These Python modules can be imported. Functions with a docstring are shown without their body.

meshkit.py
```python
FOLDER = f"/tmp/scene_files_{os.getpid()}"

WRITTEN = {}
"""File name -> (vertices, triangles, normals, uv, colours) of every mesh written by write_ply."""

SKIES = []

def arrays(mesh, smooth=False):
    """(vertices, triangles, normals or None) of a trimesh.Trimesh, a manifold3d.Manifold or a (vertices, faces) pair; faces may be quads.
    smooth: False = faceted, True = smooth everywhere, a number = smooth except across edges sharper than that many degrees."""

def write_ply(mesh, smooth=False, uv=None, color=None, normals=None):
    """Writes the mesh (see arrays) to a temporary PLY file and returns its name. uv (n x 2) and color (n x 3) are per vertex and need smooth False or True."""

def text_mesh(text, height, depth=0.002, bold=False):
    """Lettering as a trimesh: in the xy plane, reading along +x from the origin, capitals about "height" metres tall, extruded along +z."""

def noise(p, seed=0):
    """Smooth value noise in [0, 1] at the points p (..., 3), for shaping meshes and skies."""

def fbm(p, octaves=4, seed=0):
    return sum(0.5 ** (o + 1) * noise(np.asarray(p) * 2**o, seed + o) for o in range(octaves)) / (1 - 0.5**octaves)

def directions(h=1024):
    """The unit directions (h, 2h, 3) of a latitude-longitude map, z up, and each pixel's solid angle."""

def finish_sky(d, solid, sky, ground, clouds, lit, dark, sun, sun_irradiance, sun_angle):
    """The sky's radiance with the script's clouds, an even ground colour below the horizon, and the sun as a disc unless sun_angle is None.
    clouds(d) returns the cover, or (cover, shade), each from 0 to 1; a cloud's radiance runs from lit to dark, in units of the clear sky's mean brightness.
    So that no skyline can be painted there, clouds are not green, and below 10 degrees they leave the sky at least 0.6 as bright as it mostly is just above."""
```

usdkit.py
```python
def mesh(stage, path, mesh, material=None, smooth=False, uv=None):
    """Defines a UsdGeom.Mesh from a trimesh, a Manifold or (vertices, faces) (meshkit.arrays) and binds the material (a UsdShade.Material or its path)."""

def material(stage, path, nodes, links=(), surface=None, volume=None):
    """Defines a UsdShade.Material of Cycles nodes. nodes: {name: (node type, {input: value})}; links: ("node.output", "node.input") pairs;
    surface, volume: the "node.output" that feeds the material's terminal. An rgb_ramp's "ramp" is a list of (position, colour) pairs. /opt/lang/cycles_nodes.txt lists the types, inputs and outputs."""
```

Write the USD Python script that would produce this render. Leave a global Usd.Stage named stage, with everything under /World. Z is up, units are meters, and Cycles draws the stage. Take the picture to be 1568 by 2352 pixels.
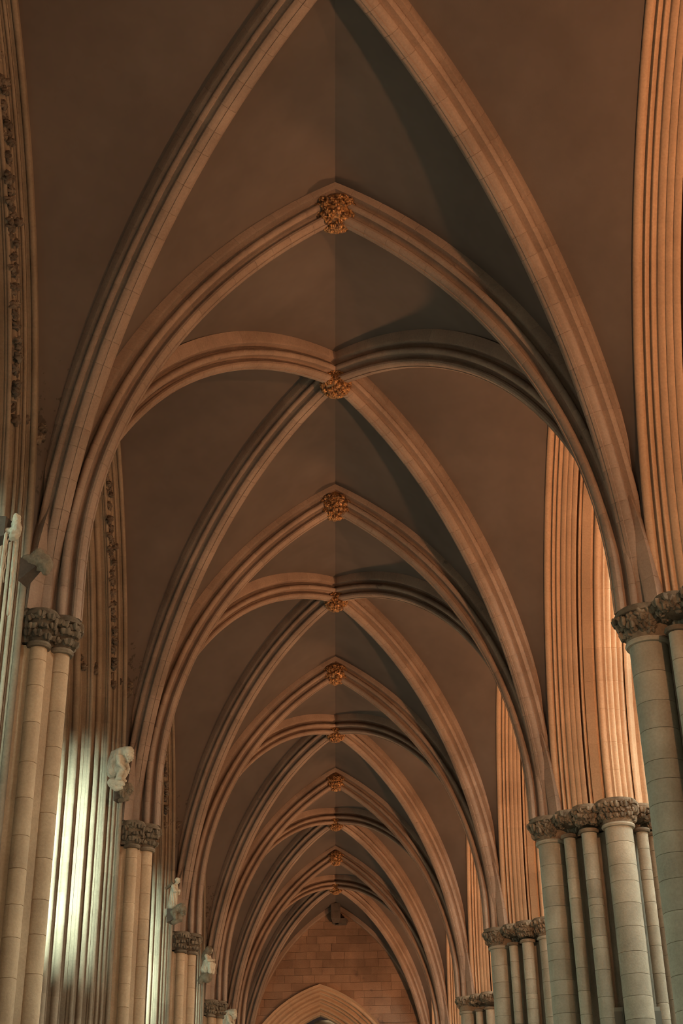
import math, random
import numpy as np, trimesh, usdkit
import manifold3d as m3
from meshkit import noise, fbm
from shapely.geometry import Polygon, box as sbox, LineString
from shapely.ops import unary_union
from pxr import Usd, UsdGeom, UsdLux, Gf, Sdf, UsdShade

stage = Usd.Stage.CreateInMemory()
UsdGeom.SetStageUpAxis(stage, UsdGeom.Tokens.z)
UsdGeom.SetStageMetersPerUnit(stage, 1.0)
UsdGeom.Xform.Define(stage, '/World')
UsdGeom.Scope.Define(stage, '/World/Looks')
rng = np.random.default_rng(7)
random.seed(7)

# ------------------------------------------------------------------ camera
EYE = 1.6                      # camera height; all "rel" heights below are above the eye
PITCH, YAW, ROLL, CAMX, FPX = 0.50584, 0.01279, -0.01888, -0.17, 3208.7
cp, sp, cy, sy = math.cos(PITCH), math.sin(PITCH), math.cos(YAW), math.sin(YAW)
fw = np.array([sy * cp, cy * cp, sp]); rt = np.array([cy, -sy, 0.0]); up = np.cross(rt, fw)
cr, sr = math.cos(ROLL), math.sin(ROLL)
rt2, up2 = cr * rt + sr * up, cr * up - sr * rt
cam = UsdGeom.Camera.Define(stage, '/World/camera')
M = np.eye(4); M[0, :3] = rt2; M[1, :3] = up2; M[2, :3] = -fw; M[3, :3] = (CAMX, 0, EYE)
cam.AddTransformOp().Set(Gf.Matrix4d(M.tolist()))
cam.CreateHorizontalApertureAttr(23.5)
cam.CreateVerticalApertureAttr(23.5 * 1.5)
cam.CreateFocalLengthAttr(23.5 * FPX / 1568)
cam.CreateClippingRangeAttr(Gf.Vec2f(0.1, 500))
cam.CreateExposureAttr(0.0)

# ------------------------------------------------------------------ light levels (lamps and panes are built further down)
SKY = 0.01
FLOOD = 2350.00          # warm floodlights hidden on the pier tops
FLOOD_COL = (1.0, 0.455, 0.20)
LAMP = 165.0            # warm lamps hung in the nave, turned towards the aisle
LAMP_COL = (1.0, 0.74, 0.49)
DAY = 9.00              # daylight outside the aisle windows
SILLAMP = 270000.0         # cool lamps standing on the window sills, turned along the wall
SILL_COL = (0.72, 1.0, 0.82)
PANE = 0.40              # daylight scattered by the old glass itself
DAY_COL = (0.84, 1.0, 0.90)
CLERE = 25.00            # daylight in the nave clerestory
CLERE_COL = (0.70, 1.0, 0.92)
dome = UsdLux.DomeLight.Define(stage, '/World/sky')
dome.CreateIntensityAttr(SKY); dome.CreateColorAttr(Gf.Vec3f(0.75, 0.85, 0.9))

# ------------------------------------------------------------------ materials
def stone(name, dark, light, scale=1.3, bump=0.25, rough=0.9, piece=0.16, stain=None):
    """Dressed stone: broad blotches, fine grain, a tone of its own for every piece."""
    n = {
        'g': ('geometry', {}),
        'n1': ('noise_texture', {'scale': scale, 'detail': 5.0, 'roughness': 0.62}),
        'n2': ('noise_texture', {'scale': 38.0, 'detail': 4.0, 'roughness': 0.6}),
        'r1': ('rgb_ramp', {'ramp': [(0.30, dark), (0.68, light)]}),
        'oi': ('object_info', {}),
        'mr': ('map_range', {'from_min': 0.0, 'from_max': 1.0, 'to_min': 1 - piece, 'to_max': 1 + piece}),
        'gr': ('map_range', {'from_min': 0.25, 'from_max': 0.75, 'to_min': 0.86, 'to_max': 1.1}),
        'mm': ('math', {'math_type': 'multiply'}),
        'c': ('combine_xyz', {}),
        'mx': ('mix', {'mix_type': 'multiply', 'fac': 1.0}),
        'b': ('bump', {'strength': bump, 'distance': 0.012}),
        'p': ('principled_bsdf', {'roughness': rough, 'specular_ior_level': 0.25}),
    }
    l = [('g.position', 'n1.vector'), ('g.position', 'n2.vector'), ('n1.fac', 'r1.fac'),
         ('oi.random', 'mr.value'), ('n2.fac', 'gr.value'), ('mr.result', 'mm.value1'), ('gr.result', 'mm.value2'),
         ('mm.value', 'c.x'), ('mm.value', 'c.y'), ('mm.value', 'c.z'),
         ('r1.color', 'mx.color1'), ('c.vector', 'mx.color2'), ('n2.fac', 'b.height'), ('b.normal', 'p.normal')]
    last = 'mx.color'
    if stain:
        n['n3'] = ('noise_texture', {'scale': stain[1], 'detail': 6.0, 'roughness': 0.7})
        n['s3'] = ('map_range', {'from_min': stain[2], 'from_max': stain[2] + 0.06, 'to_min': 0.0, 'to_max': 0.8, 'clamp': True})
        n['ms'] = ('mix', {'mix_type': 'mix', 'color2': stain[0]})
        l += [('g.position', 'n3.vector'), ('n3.fac', 's3.value'), ('s3.result', 'ms.fac'), (last, 'ms.color1')]
        last = 'ms.color'
    l.append((last, 'p.base_color'))
    return usdkit.material(stage, '/World/Looks/' + name, n, l, surface='p.BSDF')

M_RIB = stone('rib_stone', (0.205, 0.145, 0.113), (0.30, 0.22, 0.175), 1.1, piece=0.06, stain=((0.09, 0.07, 0.06), 2.3, 0.66))
M_ARCH = stone('arch_stone', (0.36, 0.232, 0.152), (0.48, 0.322, 0.215), 0.9, piece=0.06)
M_PIER = stone('pier_stone', (0.23, 0.205, 0.168), (0.335, 0.30, 0.25), 1.7, piece=0.10)
M_JAMB = stone('window_stone', (0.17, 0.128, 0.094), (0.27, 0.212, 0.16), 1.2, piece=0.08, stain=((0.13, 0.10, 0.08), 1.7, 0.67))
M_RESP = stone('respond_stone', (0.33, 0.228, 0.152), (0.46, 0.33, 0.226), 1.2, stain=((0.13, 0.10, 0.08), 1.7, 0.67), piece=0.08)
M_CAP = stone('capital_stone', (0.085, 0.066, 0.050), (0.20, 0.158, 0.118), 6.0, bump=0.5, piece=0.25)
M_LEAFW = stone('weathered_leaf', (0.07, 0.055, 0.045), (0.17, 0.13, 0.10), 7.0, bump=0.5, piece=0.3)
M_FIG = stone('figure_stone', (0.42, 0.38, 0.31), (0.60, 0.55, 0.46), 9.0, bump=0.3, piece=0.05)
M_HEAD = stone('worn_head_stone', (0.11, 0.09, 0.068), (0.22, 0.182, 0.138), 9.0, bump=0.6)
M_END = stone('end_wall_stone', (0.19, 0.118, 0.082), (0.31, 0.20, 0.142), 0.8, bump=0.5, piece=0.2, stain=((0.10, 0.07, 0.06), 0.9, 0.64))
M_MORTAR = stone('mortar', (0.16, 0.11, 0.08), (0.22, 0.15, 0.11), 4.0)
M_DARK = stone('dark_corbel_stone', (0.06, 0.05, 0.045), (0.12, 0.095, 0.08), 3.0)
M_WALL = stone('wall_stone', (0.30, 0.24, 0.18), (0.42, 0.35, 0.27), 0.7)

def plaster():
    n = {
        'g': ('geometry', {}),
        'n1': ('noise_texture', {'scale': 0.55, 'detail': 4.0, 'roughness': 0.55}),
        'n2': ('noise_texture', {'scale': 2.6, 'detail': 6.0, 'roughness': 0.7}),
        'n4': ('noise_texture', {'scale': 60.0, 'detail': 3.0}),
        'r1': ('rgb_ramp', {'ramp': [(0.3, (0.092, 0.073, 0.064)), (0.7, (0.125, 0.100, 0.088))]}),
        'sx': ('separate_xyz', {}),
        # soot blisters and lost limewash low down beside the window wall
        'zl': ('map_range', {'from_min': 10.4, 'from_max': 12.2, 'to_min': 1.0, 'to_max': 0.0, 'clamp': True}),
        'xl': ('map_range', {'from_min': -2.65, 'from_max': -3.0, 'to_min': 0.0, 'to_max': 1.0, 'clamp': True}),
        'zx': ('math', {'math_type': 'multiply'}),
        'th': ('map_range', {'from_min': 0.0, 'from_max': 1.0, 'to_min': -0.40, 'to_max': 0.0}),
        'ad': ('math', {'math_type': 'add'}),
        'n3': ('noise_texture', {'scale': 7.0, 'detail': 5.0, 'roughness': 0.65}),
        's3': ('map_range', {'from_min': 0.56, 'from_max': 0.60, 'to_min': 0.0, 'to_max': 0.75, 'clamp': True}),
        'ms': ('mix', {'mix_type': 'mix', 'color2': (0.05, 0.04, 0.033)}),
        'gr': ('map_range', {'from_min': 0.25, 'from_max': 0.75, 'to_min': 0.92, 'to_max': 1.07}),
        'c': ('combine_xyz', {}),
        'mx': ('mix', {'mix_type': 'multiply', 'fac': 1.0}),
        'b': ('bump', {'strength': 0.12, 'distance': 0.01}),
        'p': ('principled_bsdf', {'roughness': 0.95, 'specular_ior_level': 0.15}),
    }
    l = [('g.position', 'n1.vector'), ('g.position', 'n2.vector'), ('g.position', 'n3.vector'), ('g.position', 'n4.vector'), ('g.position', 'sx.vector'),
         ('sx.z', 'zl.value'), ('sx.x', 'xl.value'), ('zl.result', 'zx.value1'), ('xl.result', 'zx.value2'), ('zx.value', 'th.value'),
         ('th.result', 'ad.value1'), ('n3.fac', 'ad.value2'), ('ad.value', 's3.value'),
         ('n1.fac', 'r1.fac'), ('n2.fac', 'gr.value'), ('gr.result', 'c.x'), ('gr.result', 'c.y'), ('gr.result', 'c.z'),
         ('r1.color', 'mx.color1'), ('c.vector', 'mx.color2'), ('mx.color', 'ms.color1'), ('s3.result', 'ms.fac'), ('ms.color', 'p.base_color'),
         ('n4.fac', 'b.height'), ('b.normal', 'p.normal')]
    return usdkit.material(stage, '/World/Looks/limewashed_plaster', n, l, surface='p.BSDF')
M_WEB = plaster()
M_GILT = usdkit.material(stage, '/World/Looks/worn_gilding', {
    'g': ('geometry', {}),
    'n1': ('noise_texture', {'scale': 24.0, 'detail': 4.0}),
    'r1': ('rgb_ramp', {'ramp': [(0.35, (0.09, 0.045, 0.025)), (0.68, (0.50, 0.26, 0.10))]}),
    'p': ('principled_bsdf', {'roughness': 0.42, 'metallic': 0.35, 'specular_ior_level': 0.5})},
    [('g.position', 'n1.vector'), ('n1.fac', 'r1.fac'), ('r1.color', 'p.base_color')], surface='p.BSDF')
M_GILTDARK = usdkit.material(stage, '/World/Looks/boss_ground', {'p': ('principled_bsdf', {'base_color': (0.05, 0.03, 0.02), 'roughness': 0.8})}, [], surface='p.BSDF')
M_FLOOR = usdkit.material(stage, '/World/Looks/flagstones', {
    'g': ('geometry', {}),
    'n1': ('noise_texture', {'scale': 1.5, 'detail': 5.0}),
    'bk': ('brick_texture', {'scale': 1.0, 'brick_width': 0.9, 'row_height': 0.6, 'mortar_size': 0.008, 'color1': (0.30, 0.26, 0.21), 'color2': (0.22, 0.19, 0.155), 'mortar': (0.09, 0.08, 0.07)}),
    'p': ('principled_bsdf', {'roughness': 0.6})},
    [('g.position', 'bk.vector'), ('bk.color', 'p.base_color')], surface='p.BSDF')
M_METAL = usdkit.material(stage, '/World/Looks/painted_metal', {'p': ('principled_bsdf', {'base_color': (0.09, 0.09, 0.08), 'roughness': 0.5, 'metallic': 0.2})}, [], surface='p.BSDF')
M_SPK = usdkit.material(stage, '/World/Looks/grey_paint', {'p': ('principled_bsdf', {'base_color': (0.17, 0.17, 0.15), 'roughness': 0.6})}, [], surface='p.BSDF')
M_WOOD = usdkit.material(stage, '/World/Looks/dark_red_timber', {'p': ('principled_bsdf', {'base_color': (0.055, 0.028, 0.026), 'roughness': 0.6})}, [], surface='p.BSDF')
M_PANEL = usdkit.material(stage, '/World/Looks/grey_panel', {'p': ('principled_bsdf', {'base_color': (0.22, 0.20, 0.16), 'roughness': 0.7})}, [], surface='p.BSDF')
M_LEAD = usdkit.material(stage, '/World/Looks/lead_came', {'p': ('principled_bsdf', {'base_color': (0.05, 0.05, 0.05), 'roughness': 0.6})}, [], surface='p.BSDF')

def glow(name, col, strength):
    return usdkit.material(stage, '/World/Looks/' + name, {'e': ('emission', {'color': col, 'strength': strength})}, [], surface='e.emission')
M_PANE = usdkit.material(stage, '/World/Looks/window_glass', {
    'f': ('fresnel', {'IOR': 1.45}), 't': ('transparent_bsdf', {'color': (0.86, 0.95, 0.86)}), 'g': ('glossy_bsdf', {'roughness': 0.05, 'color': (0.9, 0.9, 0.9)}), 'm': ('mix_closure', {}), 'e': ('emission', {'color': DAY_COL, 'strength': PANE}), 'a': ('add_closure', {})},
    [('m.closure', 'a.closure1'), ('e.emission', 'a.closure2'), ('f.fac', 'm.fac'), ('t.BSDF', 'm.closure1'), ('g.BSDF', 'm.closure2')], surface='a.closure')
M_CLERE = glow('daylit_clerestory_pane', CLERE_COL, CLERE)

# ------------------------------------------------------------------ helpers
taken = {}
def numbered(base, parent='/World'):
    k = taken.get((parent, base), -1) + 1
    taken[(parent, base)] = k
    return f'{parent}/{base}' + (f'_{k:03d}' if k else '')

def tag(p, label=None, cat=None, group=None, kind=None):
    p = p.GetPrim() if hasattr(p, 'GetPrim') else p
    for key, v in (('label', label), ('category', cat), ('group', group), ('kind', kind)):
        if v:
            p.SetCustomDataByKey(key, v)
    return p

def thing(base, label, cat, loc=(0, 0, 0), rotz=0.0, group=None, kind=None, scale=None):
    path = numbered(base)
    x = UsdGeom.Xform.Define(stage, path)
    x.AddTranslateOp().Set(Gf.Vec3d(*map(float, loc)))
    if rotz:
        x.AddRotateZOp().Set(math.degrees(rotz))
    if scale:
        x.AddScaleOp().Set(Gf.Vec3f(scale, scale, scale))
    tag(x, label, cat, group, kind)
    return path

def dup(src, base, label, cat, loc=(0, 0, 0), rotz=0.0, group=None, scale=None):
    path = thing(base, label, cat, loc, rotz, group, scale=scale)
    p = stage.GetPrimAtPath(path)
    p.GetReferences().AddInternalReference(Sdf.Path(src))
    p.SetInstanceable(True)
    return path

def fixed(m):
    if isinstance(m, m3.Manifold):
        a = m.to_mesh()
        m = trimesh.Trimesh(np.array(a.vert_properties)[:, :3], np.array(a.tri_verts), process=False)
    if m.volume < 0:
        m = trimesh.Trimesh(m.vertices, m.faces[:, ::-1], process=False)
    return m

def obj(parent, base, mesh, mat, smooth=38, label=None, kind=None):
    path = numbered(base, parent)
    usdkit.mesh(stage, path, fixed(mesh), mat, smooth=smooth)
    tag(stage.GetPrimAtPath(path), label=label, kind=kind)
    return path

def boxm(x0, x1, y0, y1, z0, z1):
    m = trimesh.creation.box([x1 - x0, y1 - y0, z1 - z0])
    m.apply_translation([(x0 + x1) / 2, (y0 + y1) / 2, (z0 + z1) / 2])
    return m

def cat(ms):
    return trimesh.util.concatenate(ms)

def loft(rings, closed_ring=True, caps=True):
    """rings: list of (n,3) arrays -> closed mesh."""
    R = np.array(rings); k, n, _ = R.shape
    v = R.reshape(-1, 3)
    i = np.arange(n); j = (i + 1) % n
    f = []
    for a in range(k - 1):
        f.append(np.c_[a * n + i, a * n + j, (a + 1) * n + j]); f.append(np.c_[a * n + i, (a + 1) * n + j, (a + 1) * n + i])
    if caps:
        v = np.vstack([v, R[0].mean(0), R[-1].mean(0)])
        f.append(np.c_[j, i, np.full(n, k * n)]); f.append(np.c_[(k - 1) * n + i, (k - 1) * n + j, np.full(n, k * n + 1)])
    return trimesh.Trimesh(v, np.vstack(f), process=False)

def loft_caps(rings, profile2d):
    """Like loft, ends triangulated from the 2-D profile (concave profiles)."""
    R = np.array(rings); k, n, _ = R.shape
    base = loft(rings, caps=False)
    P = np.asarray(profile2d, float)
    area = 0.5 * np.sum(P[:, 0] * np.roll(P[:, 1], -1) - P[:, 1] * np.roll(P[:, 0], -1))
    if area > 0:
        tri = np.array(m3.triangulate([P]))
    else:
        tri = (n - 1 - np.array(m3.triangulate([P[::-1]])))
    return trimesh.Trimesh(base.vertices, np.vstack([base.faces, tri[:, ::-1], tri + (k - 1) * n]), process=False)

class Arc:
    """One side of a pointed arch. A: half-span at the springing zs, R: radius, bottom: where its upright foot stands (heights above the eye)."""
    def __init__(s, A, R, zs, bottom):
        s.A, s.R, s.zs, s.b, s.c = A, R, zs, bottom, R - A
        s.up = max(0.0, zs - bottom)
        s.t0 = math.asin(max(0.0, bottom - zs) / R)
        s.t1 = math.acos(s.c / R)
        s.len = s.up + R * (s.t1 - s.t0)
        s.apex = zs + R * math.sin(s.t1)
    def at(s, l):
        if l < s.up:
            return s.A, s.b + l, -1.0, 0.0
        t = s.t0 + (l - s.up) / s.R
        c, n = math.cos(t), math.sin(t)
        return s.R * c - s.c, s.zs + s.R * n, -c, -n
    def s_at(s, z):
        if z <= s.zs:
            return s.A
        return math.sqrt(max(0.0, s.R ** 2 - (z - s.zs) ** 2)) - s.c

def arc_apex(A, R, apex, bottom):
    return Arc(A, R, apex - math.sqrt(R * R - (R - A) ** 2), bottom)

def ring(arc, l, prof, O, d, lat, shrink=0.0, centre=(0, 0.18), miter=False):
    s, z, ns, nz = arc.at(l)
    P = np.asarray(prof, float)
    if shrink:
        P = np.array(centre) + (P - np.array(centre)) * (1 - shrink)
    S = s + ns * P[:, 1]
    Z = z + nz * P[:, 1]
    if nz:  # at the crown the two halves meet in the plane s = 0
        over = np.ones(len(S), bool) if miter else S < 0
        Z = Z + np.where(over, S * (ns / -nz) * -1.0, 0)
        S = np.where(over, 0, S)
    return np.c_[O[0] + d[0] * S + lat[0] * P[:, 0], O[1] + d[1] * S + lat[1] * P[:, 0], Z + EYE]

def piece(arc, l0, l1, prof, O, d, lat, joint=0.005, sh=0.022, n=3, crown=False, centre=(0, 0.18)):
    rings = []
    if l0 > 1e-6:
        rings.append(ring(arc, l0, prof, O, d, lat, sh, centre))
    a_, b_ = l0 + (joint if l0 > 1e-6 else 0), l1 - (0 if crown else joint)
    for l in sorted({a_, a_ + joint * 1.3, *np.linspace(a_, b_, n)[1:-1], b_} | (set() if crown else {b_ - joint * 1.3})):
        rings.append(ring(arc, l, prof, O, d, lat))
    if crown:
        rings[-1] = ring(arc, l1, prof, O, d, lat, miter=True)
    else:
        rings.append(ring(arc, l1, prof, O, d, lat, sh, centre))
    return loft_caps(rings, prof)

def voussoirs(parent, base, arc, prof, mat, O, d, lat, step, jitter=0.0, centre=(0, 0.18), **kw):
    n = max(2, round(arc.len / step))
    cut = np.linspace(0, arc.len, n + 1)
    cut[1:-1] += (rng.random(n - 1) - 0.5) * 2 * jitter
    for a, b in zip(cut[:-1], cut[1:]):
        crown = b == cut[-1]
        obj(parent, base, piece(arc, a, b, prof, O, d, lat, crown=crown, centre=centre, **kw), mat)

def one_piece(arc, prof, O, d, lat, step, centre=(0, 0.18), sh=0.022):
    n = max(2, round(arc.len / step)); cut = np.linspace(0, arc.len, n + 1)
    return cat([fixed(piece(arc, a, b, prof, O, d, lat, crown=(b == cut[-1]), n=2, centre=centre, sh=sh)) for a, b in zip(cut[:-1], cut[1:])])

# ------------------------------------------------------------------ the plan (metres)
L = 7.6
Y0 = 13.62
def PY(k): return Y0 + k * L                 # pier line k
KEND = 5
XL, XR, XP = -3.35, 3.30, 4.10               # window wall face, arcade face, pier centre
CAPTOP = 6.25                                # above the eye
T_L = arc_apex(3.19, 6.20, 12.20, CAPTOP)
T_R = arc_apex(3.31, 6.50, 12.20, CAPTOP)
DDIR = np.array([3.10, 3.62]); DDIR /= np.linalg.norm(DDIR)
DG = arc_apex(5.22, 6.20, 12.22, CAPTOP)
WA = arc_apex(3.60, 6.48, 12.20, CAPTOP)
BAYS = list(range(-2, KEND))                 # bay b lies between pier lines b and b+1

def half(h):
    return h + [(-u, v) for u, v in reversed(h)]
RIB = half([(.20, -.09), (.20, .05), (.188, .085), (.120, .090), (.085, .104), (.072, .126), (.088, .150), (.146, .158), (.170, .180), (.174, .205), (.162, .230), (.136, .246),
            (.092, .240), (.050, .246), (.030, .268), (.042, .294), (.082, .303), (.100, .325), (.100, .352), (.080, .377), (.050, .388), (.022, .390), (.020, .402)])
RIB = [(u, v) for u, v in RIB]

# ------------------------------------------------------------------ structure: floor, nave shell, walls
floor = obj('/World', 'floor', boxm(-7, 19.5, -8, 66, -0.3, 0), M_FLOOR, smooth=False)
tag(stage.GetPrimAtPath(floor), 'grey flagstone floor of the aisle and nave', 'floor', kind='structure')

def wall_poly_extrude(poly, axis, a0, a1):
    """poly in (y,z) extruded along x, or in (x,z) extruded along y."""
    ms = []
    for g in getattr(poly, 'geoms', [poly]):
        m = trimesh.creation.extrude_polygon(g, a1 - a0, engine='earcut')
        v = m.vertices.copy()
        if axis == 'x':
            m.vertices = np.c_[v[:, 2] + a0, v[:, 0], v[:, 1]]
        else:
            m.vertices = np.c_[v[:, 0], v[:, 2] + a0, v[:, 1]]
        ms.append(fixed(m))
    return cat(ms)

def arch_poly(arc, mid, grow=0.0, bottom=None):
    ls = np.linspace(0, arc.len, 60)
    pts = [arc.at(l) for l in ls]
    rgt = [(mid + s - ns * grow, z - nz * grow + EYE) for s, z, ns, nz in pts]
    rgt[-1] = (mid, rgt[-1][1] + grow * 0.4)
    lft = [(2 * mid - a, b) for a, b in reversed(rgt[:-1])]
    b = (arc.b + EYE) if bottom is None else bottom
    return Polygon([(rgt[0][0], b)] + rgt + lft + [(lft[-1][0], b)])

YA, YB = PY(-2), PY(KEND)
p = sbox(YA - 1, EYE + CAPTOP, YB + 1, 17.0)
for b in BAYS:
    p = p.difference(arch_poly(WA, PY(b) + L / 2, 0.02, EYE + CAPTOP - 0.2))
wall_r = obj('/World', 'wall_right', wall_poly_extrude(p, 'x', 3.42, 4.78), M_WALL, smooth=False)
tag(stage.GetPrimAtPath(wall_r), 'upper arcade wall of plain stone above the pointed arches', 'wall', kind='structure')
SILL = 3.4
p = sbox(YA - 1, 0, YB + 1, 17.0)
for b in BAYS:
    p = p.difference(arch_poly(WA, PY(b) + L / 2, 0.02, SILL))
wl = thing('wall_left', 'outer aisle wall of pale stone pierced by deep pointed windows', 'wall', kind='structure')
obj(wl, 'wall_face', wall_poly_extrude(p, 'x', -4.7, XL), M_WALL, smooth=False)

# nave beyond the arcade, out of the picture but part of the place: far wall with a daylit clerestory, roof
p = sbox(-8, 0, 66, 32)
cl = []
for k in range(-2, 7):
    q = Polygon([(PY(k) - 6.5, 20.5), (PY(k) - 1.1, 20.5), (PY(k) - 1.1, 26.5), (PY(k) - 3.8, 30.5), (PY(k) - 6.5, 26.5)])
    cl.append(q); p = p.difference(q)
wn = thing('wall_nave', 'far wall of the nave with tall clerestory windows', 'wall', kind='structure')
obj(wn, 'wall_face', wall_poly_extrude(p, 'x', 19.0, 19.8), M_WALL, smooth=False)
for q in cl:
    obj(wn, 'clerestory_pane', wall_poly_extrude(q, 'x', 19.55, 19.6), M_CLERE, smooth=False)
p = sbox(-8, 16.8, 66, 32)
obj(wn, 'upper_wall', wall_poly_extrude(p, 'x', 3.42, 4.2), M_WALL, smooth=False)
obj(wn, 'nave_roof', boxm(3.4, 19.9, -8, 66, 32, 32.4), M_WALL, smooth=False)
obj(wn, 'nave_end', boxm(5.6, 19.9, 65.5, 66, 0, 32), M_WALL, smooth=False)
obj(wn, 'nave_west', boxm(-7, 19.9, -8.4, -8, 0, 32), M_WALL, smooth=False)

# ------------------------------------------------------------------ vault webs
ceil = thing('ceiling', 'limewashed quadripartite vault webs between the stone ribs', 'ceiling', kind='structure')
def web(edge1, edge2, n=44, m=10, thick=0.28):
    """Ruled surface between two curves given per height fraction; thickened upwards."""
    t = np.linspace(0, 1, n); fr = 1 - (1 - t) ** 1.6
    A = np.array([edge1(f) for f in fr]); B = np.array([edge2(f) for f in fr])
    w = np.linspace(0, 1, m)[None, :, None]
    G = A[:, None] * (1 - w) + B[:, None] * w
    G2 = G + np.array([0, 0, thick])
    v = np.vstack([G.reshape(-1, 3), G2.reshape(-1, 3)])
    idx = np.arange(n * m).reshape(n, m)
    q = np.stack([idx[:-1, :-1], idx[:-1, 1:], idx[1:, 1:], idx[1:, :-1]], -1).reshape(-1, 4)
    f = [q[:, [0, 1, 2]], q[:, [0, 2, 3]]]
    N = n * m
    f += [q[:, [0, 2, 1]] + N, q[:, [0, 3, 2]] + N]
    loop = np.r_[idx[0, :-1], idx[:-1, -1], idx[-1, :0:-1], idx[:0:-1, 0]]
    nx = np.roll(loop, -1)
    f += [np.c_[loop, loop + N, nx + N], np.c_[loop, nx + N, nx]]
    return trimesh.Trimesh(v, np.vstack(f), process=False)

def zf(arc, f): return CAPTOP + (arc.apex - CAPTOP) * f
for b in BAYS:
    yc = PY(b) + L / 2
    for sx, T in ((-1, T_L), (1, T_R)):
        xw = XL if sx < 0 else XR
        for syy in (-1, 1):
            def eD(f):
                s = DG.s_at(zf(DG, f)); x, y = s * DDIR[0], s * DDIR[1]
                return np.array([sx * min(x, abs(xw) - 0.02), yc + syy * min(y, L / 2 - 0.01), zf(DG, f) + EYE])
            def eT(f):
                return np.array([sx * T.s_at(zf(T, f)), yc + syy * L / 2, zf(T, f) + EYE])
            def eW(f):
                return np.array([xw, yc + syy * WA.s_at(zf(WA, f)), zf(WA, f) + EYE])
            obj(ceil, 'vault_web', web(eT, eD), M_WEB, smooth=60)
            obj(ceil, 'vault_web', web(eD, eW), M_WEB, smooth=60)
obj(ceil, 'vault_roof', boxm(-7.2, 3.6, -8, 53.5, 17.0, 17.3), M_WALL, smooth=False)

# ------------------------------------------------------------------ transverse ribs
ORD = ['first', 'second', 'third', 'fourth', 'fifth', 'sixth', 'seventh']
def build_transverse(path, fine):
    for sx, T in ((-1, T_L), (1, T_R)):
        O, d, lat = (0, 0), (sx, 0), (0, 1)
        if fine:
            voussoirs(path, 'voussoir', T, RIB, M_RIB, O, d, lat, 0.33, 0.07)
        else:
            obj(path, 'rib_half', one_piece(T, RIB, O, d, lat, 0.33), M_RIB)
tlabel = {0: 'broad moulded transverse rib nearest overhead, with the largest boss at its crown', 1: 'second transverse rib down the vault, beyond the first crossing of diagonals',
          2: 'third transverse rib down the vault, of thinner appearance and brown stone', 3: 'fourth transverse rib down the vault, two bays before the end bay',
          4: 'last free-standing transverse rib, in front of the masonry end wall', -1: 'transverse rib directly above the viewer', 5: 'transverse rib lying against the masonry end wall'}
T_src = thing('transverse_rib', tlabel[0], 'vault rib', (0, PY(0), 0), group='transverse ribs of the vault')
build_transverse(T_src, True)
for k in (1, 2):
    dup(T_src, 'transverse_rib', tlabel[k], 'vault rib', (0, PY(k), 0), group='transverse ribs of the vault')
T_far = thing('transverse_rib', tlabel[3], 'vault rib', (0, PY(3), 0), group='transverse ribs of the vault')
build_transverse(T_far, False)
for k in (4,):
    dup(T_far, 'transverse_rib', tlabel[k], 'vault rib', (0, PY(k), 0), group='transverse ribs of the vault')

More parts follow.
